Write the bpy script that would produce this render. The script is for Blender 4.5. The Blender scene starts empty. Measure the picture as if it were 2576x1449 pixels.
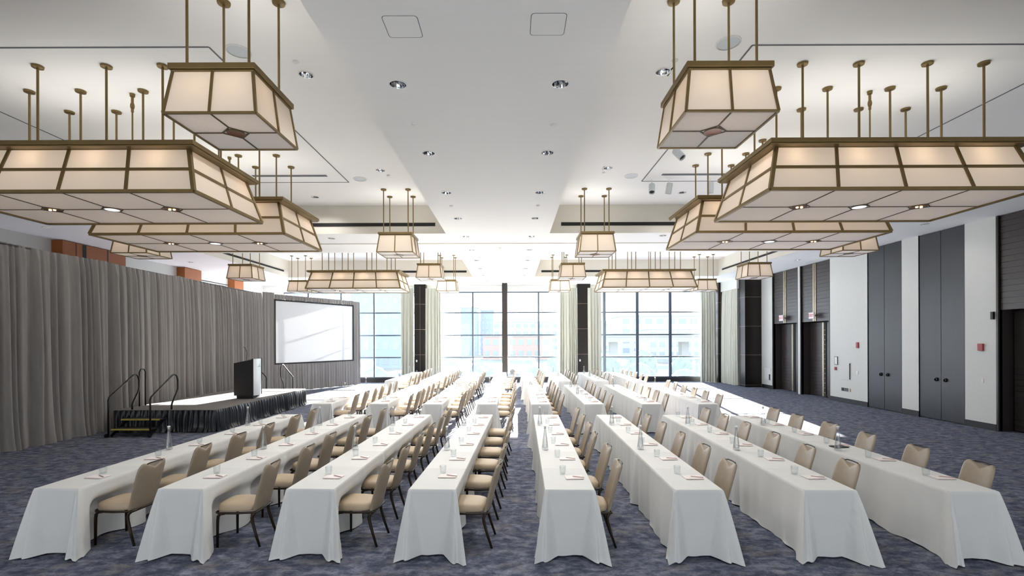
import bpy, math, random
from math import sin, cos, pi, sqrt, exp, atan2, radians
from mathutils import Vector

SC = bpy.context.scene
COL = SC.collection
R = random.Random(7)

# ------------------------------------------------------------------ helpers
def lin(h):
    h = h.lstrip('#')
    out = []
    for i in (0, 2, 4):
        c = int(h[i:i+2], 16) / 255
        out.append(c/12.92 if c <= .04045 else ((c+.055)/1.055)**2.4)
    return (*out, 1)

class MB:
    """collects faces and links them as ONE mesh object"""
    def __init__(s): s.v = []; s.f = []
    def add(s, vs, fs):
        o = len(s.v); s.v += [tuple(p) for p in vs]; s.f += [tuple(i+o for i in f) for f in fs]; return s
    def box(s, x0, x1, y0, y1, z0, z1):
        return s.add([(x0,y0,z0),(x1,y0,z0),(x1,y1,z0),(x0,y1,z0),(x0,y0,z1),(x1,y0,z1),(x1,y1,z1),(x0,y1,z1)],
                     [(0,3,2,1),(4,5,6,7),(0,1,5,4),(1,2,6,5),(2,3,7,6),(3,0,4,7)])
    def hexa(s, p):     # eight corners, bottom loop then top loop
        return s.add(p, [(0,3,2,1),(4,5,6,7),(0,1,5,4),(1,2,6,5),(2,3,7,6),(3,0,4,7)])
    def quad(s, a, b, c, d): return s.add([a,b,c,d], [(0,1,2,3)])
    def loft(s, loops, cap0=True, cap1=True):
        n = len(loops[0]); vs = [p for l in loops for p in l]; fs = []
        for k in range(len(loops)-1):
            for i in range(n):
                j = (i+1) % n
                fs.append((k*n+i, k*n+j, (k+1)*n+j, (k+1)*n+i))
        if cap0: fs.append(tuple(range(n-1, -1, -1)))
        if cap1: fs.append(tuple((len(loops)-1)*n+i for i in range(n)))
        return s.add(vs, fs)
    def lathe(s, prof, n=16, c=(0,0,0), cap0=True, cap1=True):
        return s.loft([[(c[0]+r*cos(2*pi*i/n), c[1]+r*sin(2*pi*i/n), c[2]+z) for i in range(n)] for r, z in prof], cap0, cap1)
    def tube(s, path, r, n=8, closed=False):
        P = [Vector(p) for p in path]; m = len(P); loops = []
        T = []
        for i in range(m):
            a = P[i-1] if (i > 0 or closed) else P[i]
            b = P[(i+1) % m] if (i < m-1 or closed) else P[i]
            T.append((b-a).normalized())
        up = Vector((0,0,1)) if abs(T[0].z) < .9 else Vector((1,0,0))
        u = T[0].cross(up).normalized()
        for i in range(m):
            u = (u - T[i]*u.dot(T[i])).normalized(); w = T[i].cross(u)
            rr = r[i] if isinstance(r, (list, tuple)) else r
            loops.append([tuple(P[i] + u*rr*cos(2*pi*k/n) + w*rr*sin(2*pi*k/n)) for k in range(n)])
        if closed: loops.append(loops[0])
        return s.loft(loops, not closed, not closed)
    def bar(s, a, b, w, h, up=(0,0,1)):
        a = Vector(a); b = Vector(b); t = (b-a).normalized(); up = Vector(up)
        x = t.cross(up).normalized(); y = x.cross(t).normalized()
        x *= w/2; y *= h/2
        return s.hexa([a-x-y, a+x-y, a+x+y, a-x+y, b-x-y, b+x-y, b+x+y, b-x+y])
    def grid(s, fn, nu, nv, closeu=False):
        vs = [fn(i, j) for j in range(nv) for i in range(nu)]; fs = []
        for j in range(nv-1):
            for i in range(nu if closeu else nu-1):
                k = (i+1) % nu
                fs.append((j*nu+i, j*nu+k, (j+1)*nu+k, (j+1)*nu+i))
        return s.add(vs, fs)
    def build(s, name, mat, parent=None, smooth=0, bevel=0):
        me = bpy.data.meshes.new(name); me.from_pydata(s.v, [], s.f); me.update()
        me.materials.append(mat)
        if smooth:
            me.shade_smooth()
            if smooth < 180: me.set_sharp_from_angle(angle=radians(smooth))
        o = bpy.data.objects.new(name, me); COL.objects.link(o)
        if parent: o.parent = parent
        if bevel:
            m = o.modifiers.new('edge', 'BEVEL'); m.width = bevel; m.segments = 2; m.limit_method = 'ANGLE'
        return o

def empty(name, loc=(0,0,0), rz=0):
    o = bpy.data.objects.new(name, None); o.empty_display_size = .1; COL.objects.link(o)
    o.location = loc; o.rotation_euler = (0, 0, rz); return o
def tag(o, label, cat, group=None, kind=None):
    o['label'] = label; o['category'] = cat
    if group: o['group'] = group
    if kind: o['kind'] = kind
    return o
def thing(name, label, cat, loc=(0,0,0), rz=0, group=None):
    return tag(empty(name, loc, rz), label, cat, group)
def struct(o, label, cat='room'):
    o['kind'] = 'structure'; o['label'] = label; o['category'] = cat; return o
def dup(root, loc, rz, label, group=None):
    r = root.copy(); COL.objects.link(r); r.location = loc; r.rotation_euler = (0, 0, rz); r['label'] = label
    if group: r['group'] = group
    for ch in list(root.children):
        c = ch.copy(); COL.objects.link(c); c.parent = r
        for g in list(ch.children):
            d = g.copy(); COL.objects.link(d); d.parent = c
    return r
ORD = ['first','second','third','fourth','fifth','sixth','seventh','eighth','ninth','tenth','eleventh']

# ------------------------------------------------------------------ materials
def newmat(name):
    m = bpy.data.materials.new(name); m.use_nodes = True
    nt = m.node_tree; nt.nodes.clear()
    out = nt.nodes.new('ShaderNodeOutputMaterial')
    return m, nt, out
def N(nt, t, **kw):
    n = nt.nodes.new(t)
    for k, v in kw.items(): setattr(n, k, v)
    return n
def pmat(name, c1, c2=None, rough=.6, metal=0, scale=8, bump=0, bscale=60, stretch=(1,1,1), spec=.5, emit=None, estr=0, coat=0, sheen=0):
    """Principled material whose colour drifts between two tones on a noise field"""
    m, nt, out = newmat(name)
    b = N(nt, 'ShaderNodeBsdfPrincipled')
    tc = N(nt, 'ShaderNodeTexCoord'); mp = N(nt, 'ShaderNodeMapping'); mp.inputs['Scale'].default_value = stretch
    nt.links.new(tc.outputs['Object'], mp.inputs['Vector'])
    no = N(nt, 'ShaderNodeTexNoise'); no.inputs['Scale'].default_value = scale; no.inputs['Detail'].default_value = 3
    nt.links.new(mp.outputs['Vector'], no.inputs['Vector'])
    mx = N(nt, 'ShaderNodeMix', data_type='RGBA')
    mx.inputs['A'].default_value = lin(c1); mx.inputs['B'].default_value = lin(c2 or c1)
    nt.links.new(no.outputs['Fac'], mx.inputs['Factor'])
    nt.links.new(mx.outputs['Result'], b.inputs['Base Color'])
    b.inputs['Roughness'].default_value = rough; b.inputs['Metallic'].default_value = metal
    b.inputs['Specular IOR Level'].default_value = spec
    if coat: b.inputs['Coat Weight'].default_value = coat
    if sheen: b.inputs['Sheen Weight'].default_value = sheen
    if emit: b.inputs['Emission Color'].default_value = lin(emit); b.inputs['Emission Strength'].default_value = estr
    if bump:
        n2 = N(nt, 'ShaderNodeTexNoise'); n2.inputs['Scale'].default_value = bscale; n2.inputs['Detail'].default_value = 2
        nt.links.new(mp.outputs['Vector'], n2.inputs['Vector'])
        bp = N(nt, 'ShaderNodeBump'); bp.inputs['Strength'].default_value = bump; bp.inputs['Distance'].default_value = .01
        nt.links.new(n2.outputs['Fac'], bp.inputs['Height']); nt.links.new(bp.outputs['Normal'], b.inputs['Normal'])
    nt.links.new(b.outputs[0], out.inputs['Surface'])
    return m

M = {}
M['ceiling'] = pmat('ceiling_paint', '#f9f9f7', '#f5f5f3', .8, scale=3, stretch=(.3,6,1), spec=.2)
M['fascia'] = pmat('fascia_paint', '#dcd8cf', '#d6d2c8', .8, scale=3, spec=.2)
M['wall'] = pmat('wall_vinyl', '#d9dad6', '#d2d3cf', .7, scale=9, bump=.05, spec=.25)
M['black_slot'] = pmat('slot_black', '#0b0b0b', '#111111', .7)
M['reveal'] = pmat('reveal_grey', '#6f7276', '#64676b', .8)
M['baseboard'] = pmat('baseboard_charcoal', '#232428', '#1c1d20', .5, scale=14)
M['espresso'] = pmat('espresso_wood', '#3b3433', '#2c2626', .36, scale=3, stretch=(1,1,14), bump=.04)
M['granite'] = pmat('black_stone', '#120e0c', '#191411', .3, scale=30, spec=.3)
M['joint'] = pmat('joint_line', '#8a7f76', '#75695f', .6)
M['door_grey'] = pmat('door_laminate', '#3c3f45', '#34373d', .36, scale=5, stretch=(1,1,.3))
M['orange_wood'] = pmat('cherry_wood', '#9a5a2c', '#834518', .5, scale=4, stretch=(4,4,.6))
M['champagne'] = pmat('champagne_metal', '#b3a690', '#9c907c', .35, .8, scale=12)
M['brass'] = pmat('antique_brass', '#84724c', '#735f3d', .42, .7, scale=6)
M['brass_dark'] = pmat('brass_line', '#5d5240', '#4f4636', .5, .5, scale=6)
M['copper'] = pmat('copper_reflector', '#84451c', '#6b3411', .35, .6, scale=10)
M['cloth'] = pmat('white_linen', '#dcdcda', '#d5d5d2', .85, scale=5, bump=.08, bscale=90, spec=.15)
M['vinyl'] = pmat('tan_vinyl', '#9b8d7b', '#8d7f6d', .36, scale=18, bump=.05, bscale=130)
M['seat'] = pmat('seat_vinyl', '#bdaa90', '#b09d84', .48, scale=18, bump=.05, bscale=130)
M['bronze'] = pmat('bronze_frame', '#3a2e22', '#2a2119', .35, .5, scale=20)
M['drape'] = pmat('grey_velour', '#8f8b89', '#7c7876', .8, scale=4, stretch=(3,3,.4), sheen=.25, spec=.2)
M['curtain'] = pmat('sage_curtain', '#c9cabf', '#bcbdb0', .85, scale=5, stretch=(4,4,.3), spec=.15)
M['black_cloth'] = pmat('black_satin', '#0d0f14', '#161a21', .3, scale=10)
M['black_metal'] = pmat('black_steel', '#101012', '#17171a', .35, .3, scale=10)
M['stage_top'] = pmat('stage_carpet', '#6f6a66', '#5c5855', .9, scale=25, bump=.1)
M['yellow'] = pmat('tread_yellow', '#b7a64f', '#9c8b3c', .6)
M['step'] = pmat('step_black', '#151517', '#1b1b1d', .7, scale=20)
M['podium_black'] = pmat('podium_black', '#0e0e0f', '#131315', .5, scale=12)
M['brushed'] = pmat('brushed_silver', '#dfe3e6', '#cfd4d8', .35, .35, scale=6, stretch=(1,1,20))
M['screen'] = pmat('screen_white', '#eeeeee', '#e9eaea', .9, spec=.1)
M['paper'] = pmat('notepad_paper', '#efe9e6', '#e6dedb', .8, spec=.2)
M['pen'] = pmat('pen_rose', '#c9a9a4', '#a57f7d', .35, .2)
M['pad_edge'] = pmat('pad_edge', '#dccbc8', '#d2bfbc', .7)
M['white_plastic'] = pmat('white_plastic', '#e8e8e6', '#dededc', .4)
M['grey_plastic'] = pmat('grey_grille', '#d3dade', '#c9d0d4', .6, scale=200)
M['chrome'] = pmat('chrome_reflector', '#d6d9dd', '#c4c8cc', .08, 1)
M['red'] = pmat('alarm_red', '#a5333a', '#8a2a31', .4)
M['sign_face'] = pmat('sign_face', '#e8dfe0', '#e0d4d6', .5)
M['sign_red'] = pmat('sign_letters', '#c23b40', '#b03238', .5)
M['mullion'] = pmat('window_aluminium', '#59626e', '#4c5560', .4, .5)
M['post'] = pmat('post_brown', '#241b18', '#15110f', .45, scale=4)
M['dark_knob'] = pmat('knob_dark', '#1a1a1a', '#0f0f0f', .3, .6)
M['stain'] = pmat('door_scuff', '#5c5f66', '#50535a', .3)

# carpet: blue-grey field with navy, charcoal and tan drifts
def carpet():
    m, nt, out = newmat('carpet_mottled')
    b = N(nt, 'ShaderNodeBsdfPrincipled'); b.inputs['Roughness'].default_value = .95; b.inputs['Specular IOR Level'].default_value = .1
    tc = N(nt, 'ShaderNodeTexCoord')
    def noise(sc, det, st, rough=.6, dist=.6):
        mp = N(nt, 'ShaderNodeMapping'); mp.inputs['Scale'].default_value = st
        nt.links.new(tc.outputs['Object'], mp.inputs['Vector'])
        n = N(nt, 'ShaderNodeTexNoise'); n.inputs['Scale'].default_value = sc; n.inputs['Detail'].default_value = det
        n.inputs['Roughness'].default_value = rough; n.inputs['Distortion'].default_value = dist
        nt.links.new(mp.outputs['Vector'], n.inputs['Vector']); return n
    n1 = noise(6.5, 6, (.8, 1.3, 1), .75, .3)
    r1 = N(nt, 'ShaderNodeValToRGB'); e = r1.color_ramp.elements
    e[0].position = .3; e[0].color = lin('#353b4a'); e[1].position = .68; e[1].color = lin('#9597a2')
    k = e.new(.47); k.color = lin('#5a6072')
    nt.links.new(n1.outputs['Fac'], r1.inputs['Fac'])
    n2 = noise(2.6, 6, (.8, 1.3, 1), .75, .3)
    r2 = N(nt, 'ShaderNodeValToRGB'); e = r2.color_ramp.elements
    e[0].position = .53; e[0].color = (0,0,0,1); e[1].position = .7; e[1].color = (.75,.75,.75,1)
    nt.links.new(n2.outputs['Fac'], r2.inputs['Fac'])
    mx = N(nt, 'ShaderNodeMix', data_type='RGBA'); mx.inputs['B'].default_value = lin('#8c827b')
    nt.links.new(r2.outputs['Color'], mx.inputs['Factor']); nt.links.new(r1.outputs['Color'], mx.inputs['A'])
    n3 = noise(40, 3, (1, 1, 1), .7, 0)
    mm = N(nt, 'ShaderNodeMix', data_type='RGBA', blend_type='MULTIPLY'); mm.inputs['Factor'].default_value = .35
    nt.links.new(mx.outputs['Result'], mm.inputs['A']); nt.links.new(n3.outputs['Fac'], mm.inputs['B'])
    nt.links.new(mm.outputs['Result'], b.inputs['Base Color'])
    bp = N(nt, 'ShaderNodeBump'); bp.inputs['Strength'].default_value = .3; bp.inputs['Distance'].default_value = .01
    nt.links.new(n3.outputs['Fac'], bp.inputs['Height']); nt.links.new(bp.outputs['Normal'], b.inputs['Normal'])
    nt.links.new(b.outputs[0], out.inputs['Surface']); return m
M['carpet'] = carpet()

def shade_mat(name, col, trans):
    """woven lamp shade: part of the light passes, part is reflected; fine horizontal weave"""
    m, nt, out = newmat(name)
    tc = N(nt, 'ShaderNodeTexCoord'); w = N(nt, 'ShaderNodeTexWave', bands_direction='Z'); w.inputs['Scale'].default_value = 40; w.inputs['Distortion'].default_value = 1.5
    nt.links.new(tc.outputs['Object'], w.inputs['Vector'])
    mx = N(nt, 'ShaderNodeMix', data_type='RGBA'); c = lin(col)
    mx.inputs['A'].default_value = tuple(x*.92 for x in c[:3]) + (1,); mx.inputs['B'].default_value = c
    nt.links.new(w.outputs['Fac'], mx.inputs['Factor'])
    d = N(nt, 'ShaderNodeBsdfDiffuse'); t = N(nt, 'ShaderNodeBsdfTranslucent')
    nt.links.new(mx.outputs['Result'], d.inputs['Color']); nt.links.new(mx.outputs['Result'], t.inputs['Color'])
    s = N(nt, 'ShaderNodeMixShader'); s.inputs['Fac'].default_value = trans
    nt.links.new(d.outputs[0], s.inputs[1]); nt.links.new(t.outputs[0], s.inputs[2]); nt.links.new(s.outputs[0], out.inputs['Surface'])
    return m
M['shade'] = shade_mat('linen_shade', '#f6ede2', .3)
M['screen'] = shade_mat('rear_projection_fabric', '#e9ebed', .022)
M['diffuser'] = shade_mat('linen_diffuser', '#fcfaf8', .22)

def thin_glass(name, tint, veil=0.0, gl=.06, bl=.15, k=.4):
    """thin pane: straight-through light, a faint reflection and an optional veil imitating haze"""
    m, nt, out = newmat(name)
    t = N(nt, 'ShaderNodeBsdfTransparent'); t.inputs['Color'].default_value = tint
    g = N(nt, 'ShaderNodeBsdfGlossy'); g.inputs['Roughness'].default_value = .03
    lw = N(nt, 'ShaderNodeLayerWeight'); lw.inputs['Blend'].default_value = bl
    mul = N(nt, 'ShaderNodeMath', operation='MULTIPLY_ADD'); mul.inputs[1].default_value = k; mul.inputs[2].default_value = gl
    nt.links.new(lw.outputs['Facing'], mul.inputs[0])
    s = N(nt, 'ShaderNodeMixShader'); nt.links.new(mul.outputs[0], s.inputs['Fac'])
    nt.links.new(t.outputs[0], s.inputs[1]); nt.links.new(g.outputs[0], s.inputs[2])
    last = s
    if veil:
        tr = N(nt, 'ShaderNodeBsdfTranslucent'); tr.inputs['Color'].default_value = (.9,.95,1,1)
        s2 = N(nt, 'ShaderNodeMixShader'); s2.inputs['Fac'].default_value = veil
        nt.links.new(t.outputs[0], s2.inputs[1]); nt.links.new(tr.outputs[0], s2.inputs[2])
        s3 = N(nt, 'ShaderNodeMixShader'); s3.inputs['Fac'].default_value = gl
        nt.links.new(s2.outputs[0], s3.inputs[1]); nt.links.new(g.outputs[0], s3.inputs[2]); last = s3
    nt.links.new(last.outputs[0], out.inputs['Surface'])
    return m
M['pane'] = thin_glass('window_pane', (.93,.96,1,1), veil=.010, gl=.03)  # veil washes out the view, standing in for haze and glare
M['glass'] = thin_glass('clear_glass', (.95,.965,.97,1), gl=.04, bl=.16, k=.42)
M['bottle'] = thin_glass('bottle_glass', (.93,.94,.945,1), gl=.05, bl=.3, k=.6)
def emis(name, col, st):
    m, nt, out = newmat(name); e = N(nt, 'ShaderNodeEmission'); e.inputs['Color'].default_value = lin(col); e.inputs['Strength'].default_value = st
    nt.links.new(e.outputs[0], out.inputs['Surface']); return m
M['bulb'] = emis('lamp_filament', '#ffd9a0', 5)
M['cool_lens'] = emis('cool_lens', '#e6efff', 1.2)

# ------------------------------------------------------------------ room numbers (metres; camera at x=0,y=0, looks along +Y)
XL, XR, YW, YB = -14.3, 12.55, 27.9, -5.0
HC, HT = 5.58, 6.42           # soffit and tray ceilings
CX = -.42                     # centre line of the room

# floor
b = MB(); b.quad((XL,YB,0),(13.4,YB,0),(13.4,YW+.1,0),(XL,YW+.1,0))
struct(b.build('floor', M['carpet']), 'blue grey carpet with navy and tan mottling', 'floor')

# downlight positions
HR = .105
strip_dl = [(x, 6.0+2.2*k) for k in range(10) for x in (-1.41, .605)]
tray_dl = [(-3.1,7.3),(2.27,7.25),(-3.1,11.4),(2.25,11.3),(-5.5,13.5),(4.65,13.2),(-3.1,19.6),(2.25,19.6),(-3.1,22.0),(2.25,22.0)]
cross_dl = [(-5.6,15.0),(4.6,14.75),(-8.6,16.6),(7.8,16.6)]
outer_dl = [(x, y) for y in (4.4, 7.4, 10.4, 13.4, 16.4, 19.4, 22.4) for x in (-12.9, 11.45)]

# ceiling with round openings for the downlights
cb = MB(); fb = MB()
def ceil_zone(x0, x1, y0, y1, z, holes=()):
    hs = [h for h in holes if x0 < h[0] < x1 and y0 < h[1] < y1]
    s = HR*1.15
    xs = sorted({x0, x1} | {round(h[0]+d*s, 5) for h in hs for d in (-1, 1)})
    ys = sorted({y0, y1} | {round(h[1]+d*s, 5) for h in hs for d in (-1, 1)})
    for i in range(len(xs)-1):
        for j in range(len(ys)-1):
            mx, my = (xs[i]+xs[i+1])/2, (ys[j]+ys[j+1])/2
            h = next((h for h in hs if abs(h[0]-mx) < s*.9 and abs(h[1]-my) < s*.9), None)
            if not h:
                cb.quad((xs[i],ys[j],z),(xs[i],ys[j+1],z),(xs[i+1],ys[j+1],z),(xs[i+1],ys[j],z))
            else:
                n = 24; sq = []; ci = []
                for k in range(n):
                    a = 2*pi*(k+.5)/n; c, d = cos(a), sin(a); q = s/max(abs(c), abs(d))
                    sq.append((h[0]+c*q, h[1]+d*q, z)); ci.append((h[0]+c*HR, h[1]+d*HR, z))
                cb.loft([sq, ci], False, False)
                cs = [(h[0]+s, h[1]+s, z), (h[0]-s, h[1]+s, z), (h[0]-s, h[1]-s, z), (h[0]+s, h[1]-s, z)]
                for q, k in zip(cs, (2, 8, 14, 20)): cb.add([q, sq[k], sq[k+1] if k+1 < n else sq[0]], [(0, 2, 1)])
TX = [(-11.2, -1.97), (1.12, 10.3)]; TY = [(4.2, 14.37), (17.45, 24.2)]
alldl = strip_dl + tray_dl + cross_dl
ceil_zone(-1.97, 1.12, YB, YW, HC, strip_dl)
for x0, x1 in TX:
    ya = YB
    for y0, y1 in TY:
        ceil_zone(x0, x1, ya, y0, HC, cross_dl); ceil_zone(x0, x1, y0, y1, HT, tray_dl); ya = y1
        fb.quad((x0,y1,HC),(x1,y1,HC),(x1,y1,HT),(x0,y1,HT)); fb.quad((x0,y0,HC),(x0,y0,HT),(x1,y0,HT),(x1,y0,HC))
        fb.quad((x0,y0,HC),(x0,y1,HC),(x0,y1,HT),(x0,y0,HT)); fb.quad((x1,y0,HC),(x1,y0,HT),(x1,y1,HT),(x1,y1,HC))
    ceil_zone(x0, x1, ya, YW, HC)
ceil_zone(XL, -11.2, YB, YW, HC, outer_dl); ceil_zone(10.3, 13.4, YB, YW, HC, outer_dl)
struct(cb.build('ceiling', M['ceiling']), 'white ceiling with recessed trays and dropped soffits', 'ceiling')
struct(fb.build('trim_1', M['fascia']), 'pale vertical sides of the recessed ceiling trays', 'trim')

# black air slots on the tray sides, reveal outlines and partition tracks
b = MB()
for y in (14.37, 24.2):
    b.box(-9.6, -2.28, y-.015, y-.002, 5.80, 5.90); b.box(1.46, 8.7, y-.015, y-.002, 5.80, 5.90)
for y0, y1 in TY:
    b.box(-11.198, -11.185, y0+.9, y1-.5, 5.80, 5.88); b.box(10.285, 10.298, y0+.9, y1-.5, 5.80, 5.88)
struct(b.build('trim_2', M['black_slot']), 'black linear air slots in the sides of the trays', 'trim')
b = MB(); t = .012
for x0, x1 in ((-8.92,-4.13),(3.29,8.08)):
    y0, y1 = 6.6, 12.25
    b.box(x0,x1,y0-t,y0+t,HT-.006,HT-.001); b.box(x0,x1,y1-t,y1+t,HT-.006,HT-.001)
    b.box(x0-t,x0+t,y0,y1,HT-.006,HT-.001); b.box(x1-t,x1+t,y0,y1,HT-.006,HT-.001)
for x0, x1 in ((-6.3,-4.5),(3.65,5.45)): b.box(x0,x1,11.7,11.8,HT-.012,HT-.001)
struct(b.build('trim_3', M['reveal']), 'thin grey outlines and linear diffusers on the tray ceilings', 'trim')
b = MB()
b.box(-11.2,10.3,15.80,15.86,HC-.02,HC-.001); b.box(CX-.035,CX+.035,16.6,26.7,HC-.02,HC-.001)
b.box(CX-.1,CX+.1,24.5,26.7,HC-.012,HC-.001)
struct(b.build('trim_4', M['fascia']), 'partition tracks running across and along the soffit', 'trim')

# ------------------------------------------------------------------ walls
b = MB(); b.box(XL-.15, XL, YB, YW+.4, 0, HC)
struct(b.build('wall_left', M['wall']), 'white side wall rising behind the grey drape', 'wall')
# right wall between the dark niches
b = MB()
for y0, y1 in ((YB,10.2),(12.53,13.42),(14.92,15.59),(17.07,19.1),(21.08,21.25),(23.33,YW+.4)): b.box(XR, XR+.15, y0, y1, 0, HC)
struct(b.build('wall_right', M['wall']), 'white wall sections between the dark doorways', 'wall')
b = MB()
for y0, y1 in ((YB,10.2),(12.53,13.42),(14.92,15.59),(17.07,19.1),(23.33,24.3)): b.box(XR-.018, XR, y0, y1, 0, .17)
struct(b.build('baseboard_right', M['baseboard']), 'charcoal baseboard along the white wall', 'baseboard')
# end wall behind the camera: five unseen openings added to let in fill light
OPEN = 1.65
b = MB(); x0 = XL-.15
for k in range(5):
    xc = XL+2.7+5.4*k; b.box(x0, xc-OPEN/2, YB-.15, YB, 0, HC); x0 = xc+OPEN/2
    b.box(xc-OPEN/2, x0, YB-.15, YB, 4.6, HC)
b.box(x0, 13.4, YB-.15, YB, 0, HC)
struct(b.build('wall_front', M['wall']), 'white end wall behind the viewpoint, tall openings added for fill light', 'wall')
b = MB(); b.box(XL, 13.4, YW-.12, YW+.3, 5.21, HC+.05)
b.box(XL, -13.2, YW, YW+.3, 0, 5.21); b.box(11.55, 13.4, YW, YW+.3, 0, 5.21)
struct(b.build('wall_back', M['wall']), 'white bulkhead above the tall windows', 'wall')
b = MB(); b.box(XL, 11.6, YW-.05, YW+.15, 0, .24)
struct(b.build('baseboard_back', M['baseboard']), 'black sill band under the windows', 'baseboard')
b = MB(); b.box(11.75, XR, 25.0, YW, 0, HC); struct(b.build('wall_corner', M['wall']), 'short return wall behind the corner curtain', 'wall')
b = MB(); b.box(11.62, 11.75, 25.02, YW-.3, 5.05, HC); struct(b.build('trim_5', M['wall']), 'white curtain pelmet on the return wall', 'trim')

# windows: three bays of aluminium grid
MULL = [-.38+1.9*k for k in range(-7, 7)]
def window(name, x0, x1, label, mw=.045):
    w = struct(empty(name, ((x0+x1)/2, YW+.08, 0)), label, 'window')
    cx = (x0+x1)/2; f = MB()
    for x in MULL:
        if x0+.1 < x < x1-.1: f.box(x-cx-mw, x-cx+mw, -.07, .07, .24, 5.21)
    for x in (x0, x1): f.box(x-cx-.04, x-cx+.04, -.05, .05, .24, 5.21)
    for z in (.27, 1.43, 2.70, 4.0, 5.18): f.box(x0-cx, x1-cx, -.045, .045, z-.035, z+.035)
    f.build('window_frame', M['mullion'], w)
    p = MB(); p.quad((x0-cx,0,.24),(x1-cx,0,.24),(x1-cx,0,5.21),(x0-cx,0,5.21)); p.build('pane', M['pane'], w)
window('window_1', -13.2, -5.45, 'gridded window on the screen side of the dark column')
window('window_2', -4.95, 3.75, 'middle gridded window behind the centre post')
window('window_3', 4.4, 11.55, 'gridded window beside the corner curtain', .08)

def stone_column(name, x0, x1, y0, y1, label, joints):
    c = struct(empty(name, ((x0+x1)/2, (y0+y1)/2, 0)), label, 'column')
    hx, hy = (x1-x0)/2, (y1-y0)/2
    s = MB(); s.box(-hx, hx, -hy, hy, 0, HC); s.build('column', M['granite'], c)
    j = MB()
    for z in joints: j.box(-hx-.003, hx+.003, -hy-.003, hy-.01, z-.008, z+.008)
    j.box(-.006, .006, -hy-.003, -hy+.01, .1, HC-.1) if x1-x0 < .7 else None
    j.build('joint', M['joint'], c)
stone_column('column_1', -5.55, -4.9, 27.35, YW+.05, 'dark stone column between the curtains nearer the screen', (1.6,3.03,4.46))
stone_column('column_2', 3.68, 4.42, 27.35, YW+.05, 'dark stone column between the curtains beyond the centre post', (1.6,3.03,4.46))
stone_column('column_3', 11.50, 11.75, 26.95, YW+.05, 'narrow dark stone column in the window corner', (1.6,3.03,4.46))
stone_column('column_4', 11.72, XR+.1, 24.35, 25.0, 'wide black stone column against the white wall', (.1,1.62,3.07,4.54))
b = MB(); b.box(CX-.15, CX+.15, 26.75, 27.0, 0, HC)
struct(b.build('column_5', M['post'], bevel=.02), 'slim dark brown partition post before the middle window', 'column')
for x, lab in ((-5.42,'small white switch plate on the dark column nearer the screen'),(3.82,'small white switch plate on the dark column beyond the post')):
    p = MB(); p.box(-.04,.04,-.012,0,-.06,.06); o = p.build('switch_plate', M['white_plastic'], bevel=.004)
    o.location = (x, 27.345, 1.25); tag(o, lab, 'switch')

# cherry wood wall piers behind the drape
for i, (y0, y1, lab) in enumerate(((15.0,17.45,'wide cherry wood pier with dark joints above the drape'),(20.6,21.7,'middle cherry wood pier above the drape'),(24.3,25.1,'narrow cherry wood pier farthest along the drape'))):
    c = struct(empty('pier', (XL, y0, 0)), lab, 'column')
    s = MB(); s.box(0, .35, 0, y1-y0, 0, HC-.02); s.build('pier_body', M['orange_wood'], c)
    if i == 0:
        j = MB(); j.box(.3,.355,.7,.84,2.5,HC-.03); j.box(.3,.355,.46,.48,2.5,HC-.03); j.box(.3,.355,1.66,1.7,2.5,HC-.03); j.build('joint', M['black_slot'], c)
b = MB(); b.box(XL, XL+.02, 21.75, 24.3, 5.2, 5.23); struct(b.build('trim_6', M['black_slot']), 'dark picture rail high on the side wall', 'trim')

# ------------------------------------------------------------------ niches and doors of the right wall
def panel_niche(name, y0, y1, label, strip=True, studs=False):
    """tall wood-panelled doorway: upper panel, recessed door leaf and pale metal strips"""
    n = struct(empty(name, (XR, y0, 0)), label, 'door'); L = y1-y0; zt = 3.14
    f = MB(); f.box(.02,.6,-.02,0,0,HC); f.box(.02,.6,L,L+.02,0,HC); f.box(.6,.64,-.02,L+.02,0,HC)
    f.box(-.012,.03,-.001,.05,0,HC-.01); f.box(-.012,.03,L-.05,L+.001,0,HC-.01)
    f.build('door_frame', M['espresso'], n)
    u = MB()
    k = 16
    for i in range(k):
        z0 = zt+(HC-.01-zt)*i/k; z1 = zt+(HC-.01-zt)*(i+1)/k
        u.box(.05,.12,.05,L-.05,z0+.006,z1-.006)
    u.box(.07,.13,.05,L-.05,zt,HC-.02); u.build('upper_panel', M['espresso'], n)
    d = MB(); k = 21
    for i in range(k):
        z0 = .02+(zt-.06)*i/k; z1 = .02+(zt-.06)*(i+1)/k
        d.box(.40,.46,.06,L-.06,z0+.005,z1-.005)
    d.box(.42,.47,.05,L-.05,.02,zt-.03); d.build('door_leaf', M['espresso'], n)
    if strip:
        c = L*.5
        for nm, x, ya, yb, z0, z1 in (('metal_strip',.03,c-.05,c+.03,zt+.02,HC-.03),('metal_strip',.03,c+.07,c+.15,zt+.02,HC-.03),('metal_strip',.375,c-.02,c+.08,.02,zt-.04)):
            m = MB(); m.box(x,x+.05,ya,yb,z0,z1); m.build(nm, M['champagne'], n)
        g = MB(); g.box(.38,.41,c-.16,c-.03,.02,zt-.04); g.build('dark_channel', M['black_slot'], n)
        if studs:
            for i in range(14):
                s = MB(); s.lathe([(.022,0),(.022,.012),(.012,.018)], 8); o = s.build('stud', M['champagne'], n, 40)
                o.rotation_euler = (0, -pi/2, 0); o.location = (.38, c-.095, .18+.2*i)
    return n
panel_niche('door_1', 21.25, 23.33, 'panelled dark doorway beside the black stone column')
panel_niche('door_2', 19.1, 21.08, 'panelled dark doorway with studded channel left of the alarm panel', studs=True)
panel_niche('door_3', 10.2, 12.53, 'panelled dark doorway at the camera end of the wall', strip=False)

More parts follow.
